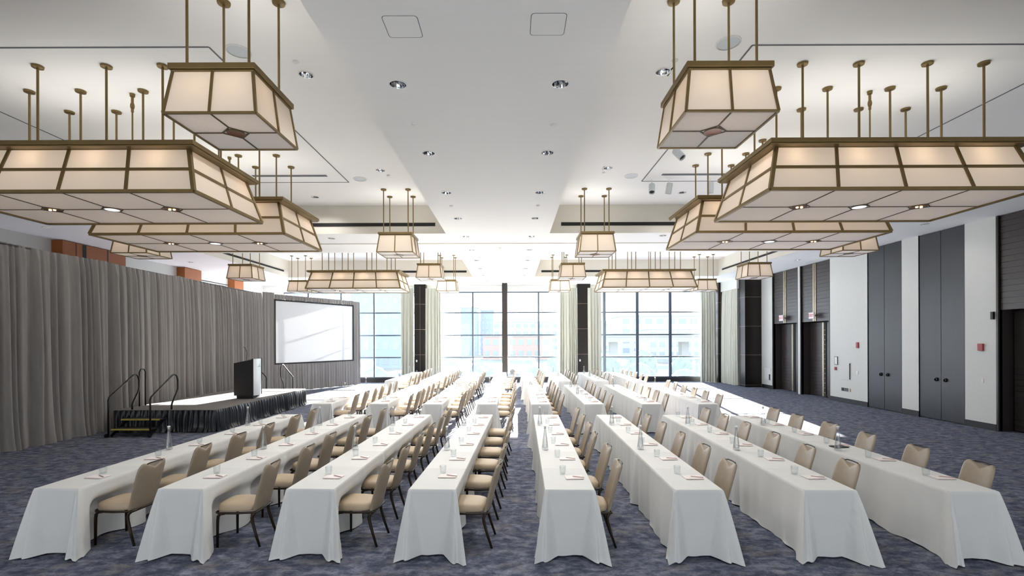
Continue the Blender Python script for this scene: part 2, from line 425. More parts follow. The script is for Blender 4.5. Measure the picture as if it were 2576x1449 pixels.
def double_door(name, y0, y1, label):
    n = struct(empty(name, (XR, y0, 0)), label, 'door'); L = y1-y0
    f = MB(); f.box(.09,.13,-.01,L+.01,0,HC); f.box(-.004,.1,-.012,.0,0,HC); f.box(-.004,.1,L,L+.012,0,HC); f.build('door_frame', M['baseboard'], n)
    for a, c, k in ((.005, L/2-.006, L/2-.15), (L/2+.006, L-.005, L/2+.15)):
        l = MB(); l.box(.015,.06,a,c,.02,HC-.01); lf = l.build('door_leaf', M['door_grey'], n, bevel=.004)
        kb = MB(); kb.lathe([(.055,0),(.06,.012),(.055,.03),(.036,.034),(.034,.012)], 20)
        o = kb.build('knob', M['dark_knob'], lf, 50); o.rotation_euler = (0,-pi/2,0); o.location = (.012, k, 1.2)
    return n
double_door('door_4', 15.59, 17.07, 'tall grey double door farther from the camera')
double_door('door_5', 13.42, 14.92, 'tall grey double door nearer the camera')

def wall_item(name, mat, y, z, w, h, d, label, cat, bev=.004):
    p = MB(); p.box(-d, 0, -w/2, w/2, -h/2, h/2); o = p.build(name, mat, bevel=bev); o.location = (XR, y, z); tag(o, label, cat); return o
wall_item('fire_alarm', M['red'], 17.55, 2.18, .1, .2, .05, 'red fire alarm high on the wall past the double doors', 'alarm')
wall_item('fire_alarm', M['red'], 12.93, 2.17, .14, .19, .05, 'red fire alarm between the near double door and panelled doorway', 'alarm')
wall_item('light_switch', M['paper'], 12.9, 1.28, .05, .11, .012, 'ivory light switch below the nearer red alarm', 'switch', .002)
wall_item('socket_cover', M['paper'], 13.35, .52, .04, .07, .012, 'tiny ivory socket cover near the grey double door', 'socket', .002)
wall_item('fire_button', M['red'], 18.75, 1.26, .08, .12, .05, 'small red call point under the framed control panel', 'alarm')
wall_item('thermostat', M['white_plastic'], 17.58, 1.18, .08, .12, .02, 'small white thermostat under the far red alarm', 'thermostat', .003)
wall_item('motion_sensor', M['black_metal'], 12.6, 3.0, .07, .2, .06, 'small black sensor on the wall edge by the panelled doorway', 'sensor')
t = thing('control_panel', 'framed white control panel beside the studded doorway', 'control panel', (XR, 18.72, 1.57))
p = MB(); p.box(-.03,0,-.09,.09,-.16,.16); p.build('panel_body', M['reveal'], t, bevel=.004)
p = MB(); p.box(-.034,-.03,-.075,.06,-.14,.14); p.build('panel_face', M['white_plastic'], t)
t = thing('access_hatch', 'white wall access hatch with a dark slot handle', 'hatch', (XR, 18.2, 1.2))
p = MB(); p.box(-.012,0,-.27,.33,-.33,.33); p.build('hatch_door', M['wall'], t, bevel=.004)
p = MB(); p.box(-.03,-.012,-.26,-.22,-.3,.3); p.build('hatch_handle', M['baseboard'], t)
t = thing('floor_box', 'cluster of wall outlets low between the doorways', 'outlet', (XR, 18.15, .5))
for k, (y, mm) in enumerate(((.22,'black_metal'),(.1,'reveal'),(-.02,'reveal'),(-.16,'champagne'))):
    p = MB(); p.box(-.02,0,y-.05,y+.05,-.06,.06); p.build('outlet_plate', M[mm], t, bevel=.003)
t = thing('floor_vent', 'small white wall cover low beside the stone column', 'cover', (XR, 23.75, .75))
p = MB(); p.box(-.02,0,-.3,.3,-.35,.25); p.build('cover_plate', M['white_plastic'], t, bevel=.004)
p = MB(); p.box(-.03,-.02,-.25,-.14,-.33,-.05); p.build('cover_latch', M['baseboard'], t)
def exit_sign(y, label):
    t = thing('exit_sign', label, 'sign', (XR, y, 3.38)); 
    p = MB(); p.box(-.16,-.1,-.17,.17,-.13,.13); p.build('sign_box', M['sign_face'], t, bevel=.006)
    p = MB(); p.box(-.1,.06,-.03,.03,-.03,.03); p.build('bracket', M['champagne'], t)
    c = bpy.data.curves.new('exit_lettering', 'FONT'); c.body = 'EXIT'; c.size = .17; c.extrude = .002; c.align_x = 'CENTER'; c.align_y = 'CENTER'
    tmp = bpy.data.objects.new('exit_lettering', c); me = bpy.data.meshes.new_from_object(tmp); bpy.data.objects.remove(tmp)
    me.materials.clear(); me.materials.append(M['sign_red'])
    o = bpy.data.objects.new('exit_lettering', me); COL.objects.link(o)
    o.parent = t; o.location = (-.163, 0, 0); o.rotation_euler = (pi/2, 0, -pi/2)
exit_sign(22.3, 'exit sign over the panelled doorway by the stone column')
exit_sign(20.05, 'exit sign over the studded panelled doorway')

# ------------------------------------------------------------------ fabric: drapes and curtains
def folds(L, seed, wmin, wmax):
    r = random.Random(seed); s = 0; F = []
    while s < L:
        w = r.uniform(wmin, wmax); F.append((s, w, r.uniform(.5, 1), r.uniform(-.25, .25), r.uniform(.2, 1))); s += w
    return F
def fabric(a, c, z1, seed, wmin, wmax, amp, puddle=.06, nz=16, step=.022, sag=.03, side=1, thick=0):
    """pleated cloth hung between two floor points; returns a mesh builder"""
    ax, ay = a; L = sqrt((c[0]-ax)**2+(c[1]-ay)**2); ux, uy = (c[0]-ax)/L, (c[1]-ay)/L; nx, ny = uy*side, -ux*side
    F = folds(L, seed, wmin, wmax); n = int(L/step); r = random.Random(seed+5)
    ph = [r.uniform(0, 6.28) for _ in range(6)]
    def fn(i, j):
        s = L*i/(n-1); v = j/(nz-1)                                   # v: 0 floor .. 1 top
        f0, w, A, sk, q = next((f for f in reversed(F) if f[0] <= s), F[0]); t = (s-f0)/w
        t2 = min(1, max(0, t + sk*sin(pi*t)*.8))
        d = (abs(sin(pi*t2))**.9)*A*amp*(1.15-.65*v**3) 
        d += .3*amp*sin(s*9+ph[0]+2.2*v) * (1-v)*q + .07*amp*sin(s*47+ph[3]+3*sin(s*1.7))
        d += .02*sin(s*2.1+ph[1]) + (puddle*(1-v)**8)*(1+.6*sin(s*7+ph[2]))
        if v > .97: d *= .5
        dx = .02*sin(s*5+ph[3]+v*3)*(1-v)
        z = z1*v if j else .004+.012*(1+sin(s*11+ph[4]))
        if v > .5: z -= sag*sin(pi*s/L)*(v-.5)*2 + .012*abs(sin(s*14+ph[5]))*(v > .98)
        return (ax+ux*(s+dx)+nx*d, ay+uy*(s+dx)+ny*d, z)
    b = MB(); b.grid(fn, n, nz); return b
ZD = 4.58
dr = [((-10.95,4.2),(-11.0,7.3)),((-11.0,7.3),(-11.05,10.3)),((-11.05,10.3),(-11.0,13.2)),((-11.0,13.2),(-11.1,16.0)),((-11.1,16.0),(-11.3,18.9)),((-11.3,18.9),(-11.3,21.75))]
dl = ['grey drape panel nearest the camera end','second grey drape panel from the camera end','grey drape panel just before the stage steps','grey drape panel behind the stage steps and front rails','grey drape panel behind the lectern','grey drape panel at the corner beside the projection screen']
for i, ((p, q), lab) in enumerate(zip(dr, dl)):
    o = fabric(p, q, ZD+R.uniform(-.02,.02), 20+i, .07, .34, .17).build('stage_drape', M['drape'], None, 180); tag(o, lab, 'drape', 'grey pipe and drape panels')
b = MB(); b.tube([(-10.99,4.2,4.53),(-11.06,13.2,4.53),(-11.34,21.6,4.53)], .022, 8)
tag(b.build('drape_rail', M['black_metal'], None, 40), 'slim rail carrying the grey drapes', 'rail')
cz = 5.35
for (p, q, lab, sd) in (((-6.3,27.35),(-5.55,27.3),'sage curtain between the screen drape and dark column',1),((-4.9,27.3),(-4.05,27.35),'sage curtain on the post side of the screen side column',2),
        ((2.62,27.35),(3.66,27.25),'sage curtain hanging on the post side of the far column',3),((4.25,27.25),(5.02,27.35),'sage curtain beside the far dark column, towards the corner',4),
        ((10.65,27.4),(11.46,27.2),'sage curtain at the corner end of the last window',5),((11.7,26.9),(11.66,25.05),'sage curtain along the return wall by the stone column',6)):
    o = fabric(p, q, cz if sd < 6 else 5.2, 80+sd, .09, .22, .15, .01, 12, .014, 0, 1).build('window_curtain', M['curtain'], None, 180); tag(o, lab, 'curtain', 'sage window curtains')

# ------------------------------------------------------------------ projection screen
ux, uy = .5007, .8656; nx, ny = uy, -ux
S0 = (-11.03+nx*.16, 22.3+ny*.16); SW = 4.5; rz = atan2(uy, ux)
t = thing('projection_screen', 'large white projection screen framed black against the grey drape', 'screen', (S0[0], S0[1], 0), rz)
z0, z1 = 1.38, 4.26; f = MB()
f.box(0,SW,-.03,.03,z0-.06,z0); f.box(0,SW,-.03,.03,z1,z1+.07); f.box(-.06,0,-.03,.03,z0-.06,z1+.07); f.box(SW,SW+.06,-.03,.03,z0-.06,z1+.07)
f.build('screen_frame', M['black_metal'], t)
s = MB(); s.quad((0,0,z0),(SW,0,z0),(SW,0,z1),(0,0,z1)); s.build('screen_surface', M['screen'], t)
for x in (.5, SW-.5):
    l = MB(); l.box(x-.03,x+.03,.03,.07,0,z1); l.build('leg', M['black_metal'], t)
def dress(p, q, z0, z1, seed, lab, amp=.05):
    b = fabric((S0[0]+ux*p, S0[1]+uy*p), (S0[0]+ux*q, S0[1]+uy*q), z1-z0, seed, .12, .22, amp, .02 if z0 == 0 else 0, 10, .022, 0)
    o = b.build('dress_kit_drape', M['drape'], None, 180); o.location = (0, 0, z0); tag(o, lab, 'drape', 'grey drapes framing the screen')
dress(-.62, -.06, 0, 4.62, 98, 'narrow grey drape at the stage edge of the screen')
dress(SW+.06, SW+.5, 0, 4.53, 97, 'narrow grey drape at the window edge of the screen')
dress(-.06, SW+.06, 0, 1.33, 99, 'grey pleated skirt hanging below the projection screen')
dress(-.06, SW+.06, 4.31, 4.56, 96, 'grey pleated strip above the projection screen')

# ------------------------------------------------------------------ stage
SX0, SX1, SY0, SY1, SZ = -10.55, -7.85, 12.8, 18.35, .59
t = thing('stage', 'low stage with black pleated skirt beside the grey drape', 'stage', (SX0, SY0, 0))
W, D = SX1-SX0, SY1-SY0
d = MB(); d.box(0,W,0,D,SZ-.09,SZ); d.build('deck', M['stage_top'], t, bevel=.008)
d = MB()
for x in (.15, W/2, W-.15):
    for y in (.15, D/3, 2*D/3, D-.15): d.box(x-.03,x+.03,y-.03,y+.03,0,SZ-.09)
d.build('under_frame', M['black_metal'], t)
def skirt(p, q, seed):
    b = fabric(p, q, SZ-.01, seed, .06, .17, .075, .05, 8, .012, 0); return b.build('skirt', M['black_cloth'], t, 180)
skirt((W,-.01),(W,D),1).location = (0,0,0); skirt((0,-.012),(W,-.012),2); skirt((W,D+.01),(0,D+.01),3)
# front steps
def steps(loc, rz, label):
    s = thing('stage_steps', label, 'steps', loc, rz)
    for k, (y, z) in enumerate(((-.62,.2),(-.31,.4))):
        b = MB(); b.box(.03,1.02,y,y+.3,z-.03,z); o = b.build('tread', M['step'], s, bevel=.004)
        e = MB(); e.box(.03,1.02,y-.006,y+.02,z-.032,z+.003); e.build('tread_nosing', M['yellow'], o)
    for x in (.05, 1.0):
        b = MB(); b.bar((x,-.64,.03),(x,-.02,.43),.03,.07); b.bar((x,-.6,0),(x,-.6,.2),.03,.03); b.bar((x,-.3,0),(x,-.3,.4),.03,.03); b.build('stringer', M['black_metal'], s)
    for x in (0, 1.05):
        P = [(x,-.66,0),(x,-.66,.93),(x,-.63,1.0),(x,.14,1.5),(x,.22,1.52),(x,.3,1.47),(x,.34,1.36),(x,.34,1.13),(x,.3,1.03),(x,.12,.76),(x,.1,.7),(x,.1,SZ+.003)]
        h = MB(); h.tube(P, .022, 10); h.build('handrail', M['black_metal'], s, 180)
    for x in (-.02, 1.07):
        w = MB(); w.lathe([(.05,-.015),(.05,.015)], 14); o = w.build('wheel', M['black_metal'], s, 40); o.rotation_euler = (0, pi/2, 0); o.location = (x, -.7, .05)
    return s
steps((SX0+.42, SY0-.03, 0), 0, 'black stage steps with yellow nosings at the camera end')
steps((SX0+1.9, SY1+.03, 0), pi, 'stage steps at the screen end, mostly hidden')
P = [(0,0,0),(0,0,.95),(0,.05,1.03),(0,.17,1.03),(0,.22,.95),(0,.22,0)]
b = MB(); b.tube([(-10.42+p[0],13.5+p[1],SZ+.003+p[2]) for p in P], .02, 10)
tag(b.build('stage_guard_rail', M['black_metal'], None, 180), 'short black guard rail at the drape edge of the stage', 'rail')

# lectern
t = thing('lectern', 'black lectern with a brushed silver front panel on the stage', 'lectern', (-8.42, 15.4, SZ))
p = MB(); p.box(-.26,.26,-.2,.2,0,.1); p.build('plinth', M['step'], t)
p = MB(); z = 1.24
p.hexa([(-.32,-.25,.1),(.28,-.25,.1),(.28,.25,.1),(-.32,.25,.1),(-.32,-.25,1.12),(.28,-.25,z),(.28,.25,z),(-.32,.25,1.12)])
p.add([(.0,-.25,z),(.28,-.25,z),(.28,.25,z),(.0,.25,z)], [(0,1,2,3)])
p.build('cabinet', M['podium_black'], t, bevel=.006)
p = MB(); p.loft([[(.285+.07*(1-(y/.24)**2), y, zz) for y in [-.24+.06*k for k in range(9)]]+[(.28,.24,zz),(.28,-.24,zz)] for zz in (.1, 1.25)])
fp = p.build('front_panel', M['brushed'], t, 40)
m = MB(); m.add([(.357,-.02,1.04),(.357,.025,1.04),(.357,-.005,1.075)], [(0,1,2)]); m.add([(.357,-.01,1.075),(.357,.0,1.075),(.357,-.008,1.095)], [(0,1,2)]); m.build('emblem', M['podium_black'], fp)
m = MB(); y = -.09
for k in range(11):
    w = (.009,.012,.006,.011)[k % 4]; m.box(.352,.357-.6*abs(y)**2,y,y+w,1.0,1.014); y += w+.007
m.build('lettering', M['reveal'], fp)
p = MB(); p.box(.25,.30,-.27,-.245,.1,1.26); p.box(.25,.30,.245,.27,.1,1.26); p.build('edge_strip', M['podium_black'], t)
g = MB(); g.tube([(-.1,.08,1.2),(-.08,.08,1.45),(-.14,.08,1.6),(-.2,.08,1.62)], .008, 6); g.build('microphone', M['black_metal'], t, 180)

# ------------------------------------------------------------------ tables
NAMEB = ['front block', 'middle block', 'window block']
TB = [  # per block: near left x, near right x, far left x, near y, far y
 [(-5.395,-4.885,-5.27,5.44,10.9),(-3.975,-3.463,-3.81,5.41,10.86),(-2.53,-1.99,-2.36,5.39,10.81),(-1.16,-.63,-.97,5.36,10.77),(.352,.905,.46,5.33,10.71),(1.778,2.31,1.85,5.31,10.68),(3.19,3.75,3.30,5.28,10.62),(4.71,5.25,4.73,5.22,10.48)],
 [(x, x+.51, x+.05, y, y+5.4) for x, y in ((-5.27,12.7),(-3.775,12.66),(-2.33,12.53),(-.91,12.5),(.47,12.45),(1.845,12.44),(3.325,12.41),(4.76,12.37))],
 [(x, x+.51, x+.04, y, y+5.4) for x, y in ((-5.29,20.05),(-3.79,19.75),(-2.34,19.6),(-.88,19.53),(.44,19.46),(1.87,19.42),(3.335,19.42),(4.76,19.35))]]
TUCK = [.39,.41,.35,.33,.22,.15,.13,.11]      # table edge to the bottom of the chair back
TH = .75
def cloth(w, L, seed, push, seats):
    """fitted cloth: flat top with fold creases, flared corner folds, chair side pressed in around the seats"""
    r = random.Random(seed); hw = w/2; st = .03; rc = .012
    per = []                                   # (x, y, nx, ny, side, along)
    def side(p, q, n, tagc, step):
        Ls = sqrt((q[0]-p[0])**2+(q[1]-p[1])**2); m = max(4, int(Ls/step))
        for i in range(m):
            a = i/m; per.append((p[0]+(q[0]-p[0])*a, p[1]+(q[1]-p[1])*a, n[0], n[1], tagc, a*Ls, Ls))
    side((-hw,0),(hw,0),(0,-1),'n',.011); side((hw,0),(hw,L),(1,0),'r',st); side((hw,L),(-hw,L),(0,1),'f',.03); side((-hw,L),(-hw,0),(-1,0),'l',st)
    ph = [r.uniform(0, 6.28) for _ in range(8)]; fl = [r.uniform(.12,.18) for _ in range(4)]
    lv = [0,.012,.05,.13,.19,.24,.29,.34,.39,.48,.6,.7,.8,.9,.97,1]
    corner = {'n':(0,1),'r':(1,2),'f':(2,3),'l':(3,0)}
    def pt(k, t):
        x, y, nx, ny, sd, a, Ls = per[k]; z = TH*(1-t)
        c0, c1 = corner[sd]; e0, e1 = a, Ls-a; tt = t**.9
        tx, ty = -ny, nx
        def fold(e, wf):                       # a tube-like corner fold with a crisp inner edge
            q = e/wf
            return 0 if q >= 1 else (1-.3*q+.12*cos(q*9))*(1 if q < .8 else .5+.5*cos(pi*(q-.8)/.2))
        if sd in 'nf':
            wf = .03+.115*t; g0, g1 = fold(e0, wf), fold(e1, wf)
            d = -.005*tt + (fl[c0]*g0+fl[c1]*g1)*tt*1.2
            mid = max(0, 1-g0-g1)
            d += (.010*sin(a*13+ph[0])+.006*sin(a*29+ph[4]))*tt*mid
            s_ = (-.11*g0+.11*g1)*tt
        else:
            wf = .03+.10*t; g0, g1 = fold(e0, wf), fold(e1, wf); mid = max(0, 1-g0-g1)
            wv = .016*sin(a*5.1+ph[1])+.011*sin(a*11.7+ph[2])+.009*sin(a*23+ph[3])
            for c in (1.8, 3.6): wv += .045*exp(-((a-c)/.07)**2) - .03*exp(-((a-c-.11)/.04)**2)
            d = (.02+wv*mid)*tt + .11*(g0+g1)*tt
            s_ = (-fl[c0]*g0+fl[c1]*g1)*tt*1.15
            if sd == 'r':
                bmp = max(exp(-((a-q)/.27)**4) for q in seats)*.75+.25
                edge = (1-exp(-(e0/.2)**4))*(1-exp(-(e1/.2)**4))
                zz = min(1, max(0, (t-.19)/.2)); zz = zz*zz*(3-2*zz)
                d = d*(1-.6*bmp*edge) - push*bmp*edge*zz
        dz = 0
        if t == 1: z = .006+.008*(1+sin(a*9+ph[5])) + (.05*(1-g0-g1)*(sd == 'n')*.25)
        return (x+nx*d+tx*s_, y+ny*d+ty*s_, z+dz)
    n = len(per); b = MB()
    b.grid(lambda i, j: pt(i, lv[j]) if j else (per[i][0]-per[i][2]*.006, per[i][1]-per[i][3]*.006, TH), n, len(lv), True)
    # top with creases
    o = len(b.v)
    ys = [0.006]
    for k in range(1, 6):
        y = L*k/6 + r.uniform(-.04,.04); h = .004 if k % 2 == 0 else .0025
        ys += [y-.012, (y, h), y+.012]
    ys.append(L-.006)
    tv = []
    for y in ys:
        yy, h = y if isinstance(y, tuple) else (y, 0)
        tv += [(-hw+.006, yy, TH+h), (0, yy, TH+h), (hw-.006, yy, TH+h)]
    fs = []
    for j in range(len(ys)-1):
        for i in range(2): fs.append((j*3+i, j*3+i+1, (j+1)*3+i+1, (j+1)*3+i))
    b.add(tv, fs)
    return b

TABLES = []
for bl in range(3):
    for c in range(8):
        xa, xb, xf, ya, yb = TB[bl][c]; w = xb-xa; L = yb-ya; rz = -atan2(xf-xa, L)
        seats = [.46+.9*k for k in range(6)]
        t = thing('seminar_table', f'long table under a floor length white cloth, {ORD[c]} from the drape, {NAMEB[bl]}', 'table', ((xa+xb)/2, ya, 0), rz, 'white clothed seminar tables')
        cloth(w, L, 100+bl*8+c, .21 if c < 4 else .40, seats).build('tablecloth', M['cloth'], t, 60)
        p = MB(); p.box(-w/2+.02, w/2-.02, .02, L-.02, TH-.03, TH-.004); p.build('tabletop', M['espresso'], t)
        for y in (.25, L/2, L-.25):
            l = MB(); l.box(-.21, -.17, y-.02, y+.02, 0, TH-.03); l.build('leg', M['black_metal'], t)
        TABLES.append((bl, c, (xa+xb)/2, ya, rz, w, L, seats))

# ------------------------------------------------------------------ chair (faces -X, origin on the floor under the back of the seat)
def make_chair():
    t = thing('banquet_chair', '', 'chair', (0,0,0), 0, 'tan banquet chairs')
    def rr(hx0, hx1, hy0, hy1, z, ins):                   # rounded seat outline, front x=-.45, back x=0
        pts = []
        for k in range(28):
            a = 2*pi*k/28; ca, sa = cos(a), sin(a); p = 2/4.2
            u = (abs(ca)**p)*(1 if ca > 0 else -1); v = (abs(sa)**p)*(1 if sa > 0 else -1)
            x = -.225+u*(.225-ins); wy = .215+(.195-.215)*(x+.45)/.45
            pts.append((x, v*(wy-ins), z+.012*(1-(x+.3)**2*8)*(z > .47)))
        return pts
    s = MB(); s.loft([rr(0,0,0,0,z,i) for z, i in ((.405,.02),(.41,.004),(.43,0),(.455,.002),(.472,.012),(.484,.04),(.492,.09),(.495,.15))])
    s.build('seat', M['seat'], t, 80)
    bk = MB(); loops = []; z0, n = .40, 28
    for v, th, sh in ((0,.4,.96),(.02,.8,.99),(.06,1,1),(.2,1,1.02),(.4,1,1.05),(.6,1,1.06),(.8,1,1.05),(.9,1,1.03),(.96,.9,1.01),(.99,.6,.985),(1,.25,.96)):
        lp = []
        for k in range(n):
            a = 2*pi*k/n; ca, sa = cos(a), sin(a)
            u = (abs(ca)**.45)*(1 if ca > 0 else -1); q = (abs(sa)**.7)*(1 if sa > 0 else -1)
            hw = .19*sh; zt = .955 - .075*exp(-(u/.45)**2) - .035*max(0, abs(u)-.85)/.15
            z = z0+v*(zt-z0); lean = .015+.145*((z-z0)/.55)**1.15
            x = lean + q*.026*th - .028*u*u + .006
            lp.append((x, u*hw, z))
        loops.append(lp)
    bk.loft(loops); bk.build('backrest', M['vinyl'], t, 70)
    h = MB(); h.tube([(.158,-.125,.935),(.172,-.09,.948),(.178,0,.95),(.172,.09,.948),(.158,.125,.935)], .0075, 6); h.build('handle', M['bronze'], t, 180)
    f = MB()
    f.tube([(.03,-.18,.395),(-.2,-.205,.393),(-.4,-.205,.393),(-.445,-.17,.393),(-.45,0,.393),(-.445,.17,.393),(-.4,.205,.393),(-.2,.205,.393),(.03,.18,.395)], .014, 7, True)
    f.build('seat_frame', M['bronze'], t, 180)
    for sg in (-1, 1):
        l = MB(); l.tube([(-.33,sg*.2,.39),(-.38,sg*.202,.385),(-.405,sg*.205,.36),(-.41,sg*.207,.31),(-.412,sg*.21,0)], [.017,.018,.018,.017,.014], 8); l.build('leg', M['bronze'], t, 180)
        l = MB(); l.tube([(.01,sg*.18,.39),(-.012,sg*.186,.37),(-.022,sg*.19,.335),(-.012,sg*.193,.28),(.025,sg*.198,.15),(.075,sg*.205,0)], [.018,.019,.019,.018,.016,.014], 8); l.build('leg', M['bronze'], t, 180)
    return t

# tableware prototypes
def make_pad():
    t = thing('notepad', '', 'notepad', (0,0,0), 0, 'notepads on the tables')
    p = MB(); p.box(-.105,.105,-.075,.075,0,.006); p.build('paper_block', M['paper'], t)
    p = MB(); p.box(-.107,.107,-.078,-.066,0,.0075); p.build('binding', M['pad_edge'], t)
    return t
def make_pen():
    b = MB(); b.tube([(-.075,0,.0),(-.06,0,.0),(.055,0,.0),(.07,0,.0)], [.002,.005,.005,.004], 8)
    o = b.build('pen', M['pen'], None, 60); tag(o, '', 'pen', 'pens on the notepads'); return o
def make_tumbler():
    b = MB(); b.lathe([(.034,0),(.036,.003),(.041,.094),(.0385,.094),(.034,.013),(.002,.012)], 18)
    o = b.build('drinking_glass', M['glass'], None, 60); tag(o, '', 'glass', 'drinking glasses on the tables')
    return o
def make_bottle():
    b = MB(); b.lathe([(.046,0),(.049,.006),(.048,.03),(.033,.16),(.0185,.26),(.0155,.31),(.018,.315),(.018,.335),(.0135,.335),(.0125,.31),(.015,.26),(.029,.16),(.043,.035),(.002,.014)], 20)
    t = thing('water_bottle', '', 'bottle', (0,0,0), 0, 'conical water bottles on the tables')
    b.build('bottle_glass', M['bottle'], t, 60)
    s = MB(); s.lathe([(.012,.31),(.0125,.336),(.02,.338),(.021,.352),(.012,.358)], 14); s.build('stopper', M['white_plastic'], t, 50)
    w = MB(); w.lathe([(.0415,.016),(.0405,.036),(.037,.07)], 18); w.build('water', M['glass'], t, 60)
    return t
chair0, pad0, pen0, cup0, bot0 = make_chair(), make_pad(), make_pen(), make_tumbler(), make_bottle()
used = set()
def put(root, loc, rz, label):
    if root.name not in used:
        used.add(root.name); root.location = loc; root.rotation_euler = (0,0,rz); root['label'] = label; return root
    return dup(root, loc, rz, label)
for bl, c, tx, ty, rz, w, L, seats in TABLES:
    ca, sa = cos(rz), sin(rz)
    def W2(lx, ly, z=0): return (tx+lx*ca-ly*sa, ty+lx*sa+ly*ca, z)
    who = f'{ORD[c]} table from the drape, {NAMEB[bl]}'
    for k, q in enumerate(seats):
        j = R.uniform
        put(chair0, W2(w/2+TUCK[c]+j(-.025,.025), q+j(-.03,.03)), rz+j(-.06,.06), f'tan chair {ORD[k]} from the near end, {who}')
        px, py, pr = w/2-.18+j(-.01,.01), q+.02+j(-.03,.03), rz+j(-.08,.08)
        put(pad0, W2(px, py, TH+.005), pr, f'notepad {ORD[k]} from the near end, {who}')
        if bl < 2:
            put(pen0, W2(px+.05, py-.01, TH+.0165), pr-.45+j(-.1,.1), f'pen on notepad {ORD[k]} from near end, {who}')
        put(cup0, W2(-w/2+.25+j(-.02,.02), q+.16+j(-.03,.03), TH+.005), 0, f'glass {ORD[k]} from the near end, {who}')
    for k, q in enumerate((1.95+(bl > 0)*.25, 4.05+(bl > 0)*.25)):
        put(bot0, W2(-w/2+(.08 if c < 4 else .11)+R.uniform(-.02,.03), q+R.uniform(-.05,.05), TH+.005), 0, f'water bottle on the {("nearer","farther")[k]} half of the {who}')
b = MB(); b.box(-.11,.11,-.075,.075,0,.012); o = b.build('folder', M['podium_black'], None, bevel=.003)
o.location = (4.98, 7.38, TH+.004); o.rotation_euler = (0,0,.2); tag(o, 'thin dark folder beside the bottle on the table nearest the doors', 'folder')

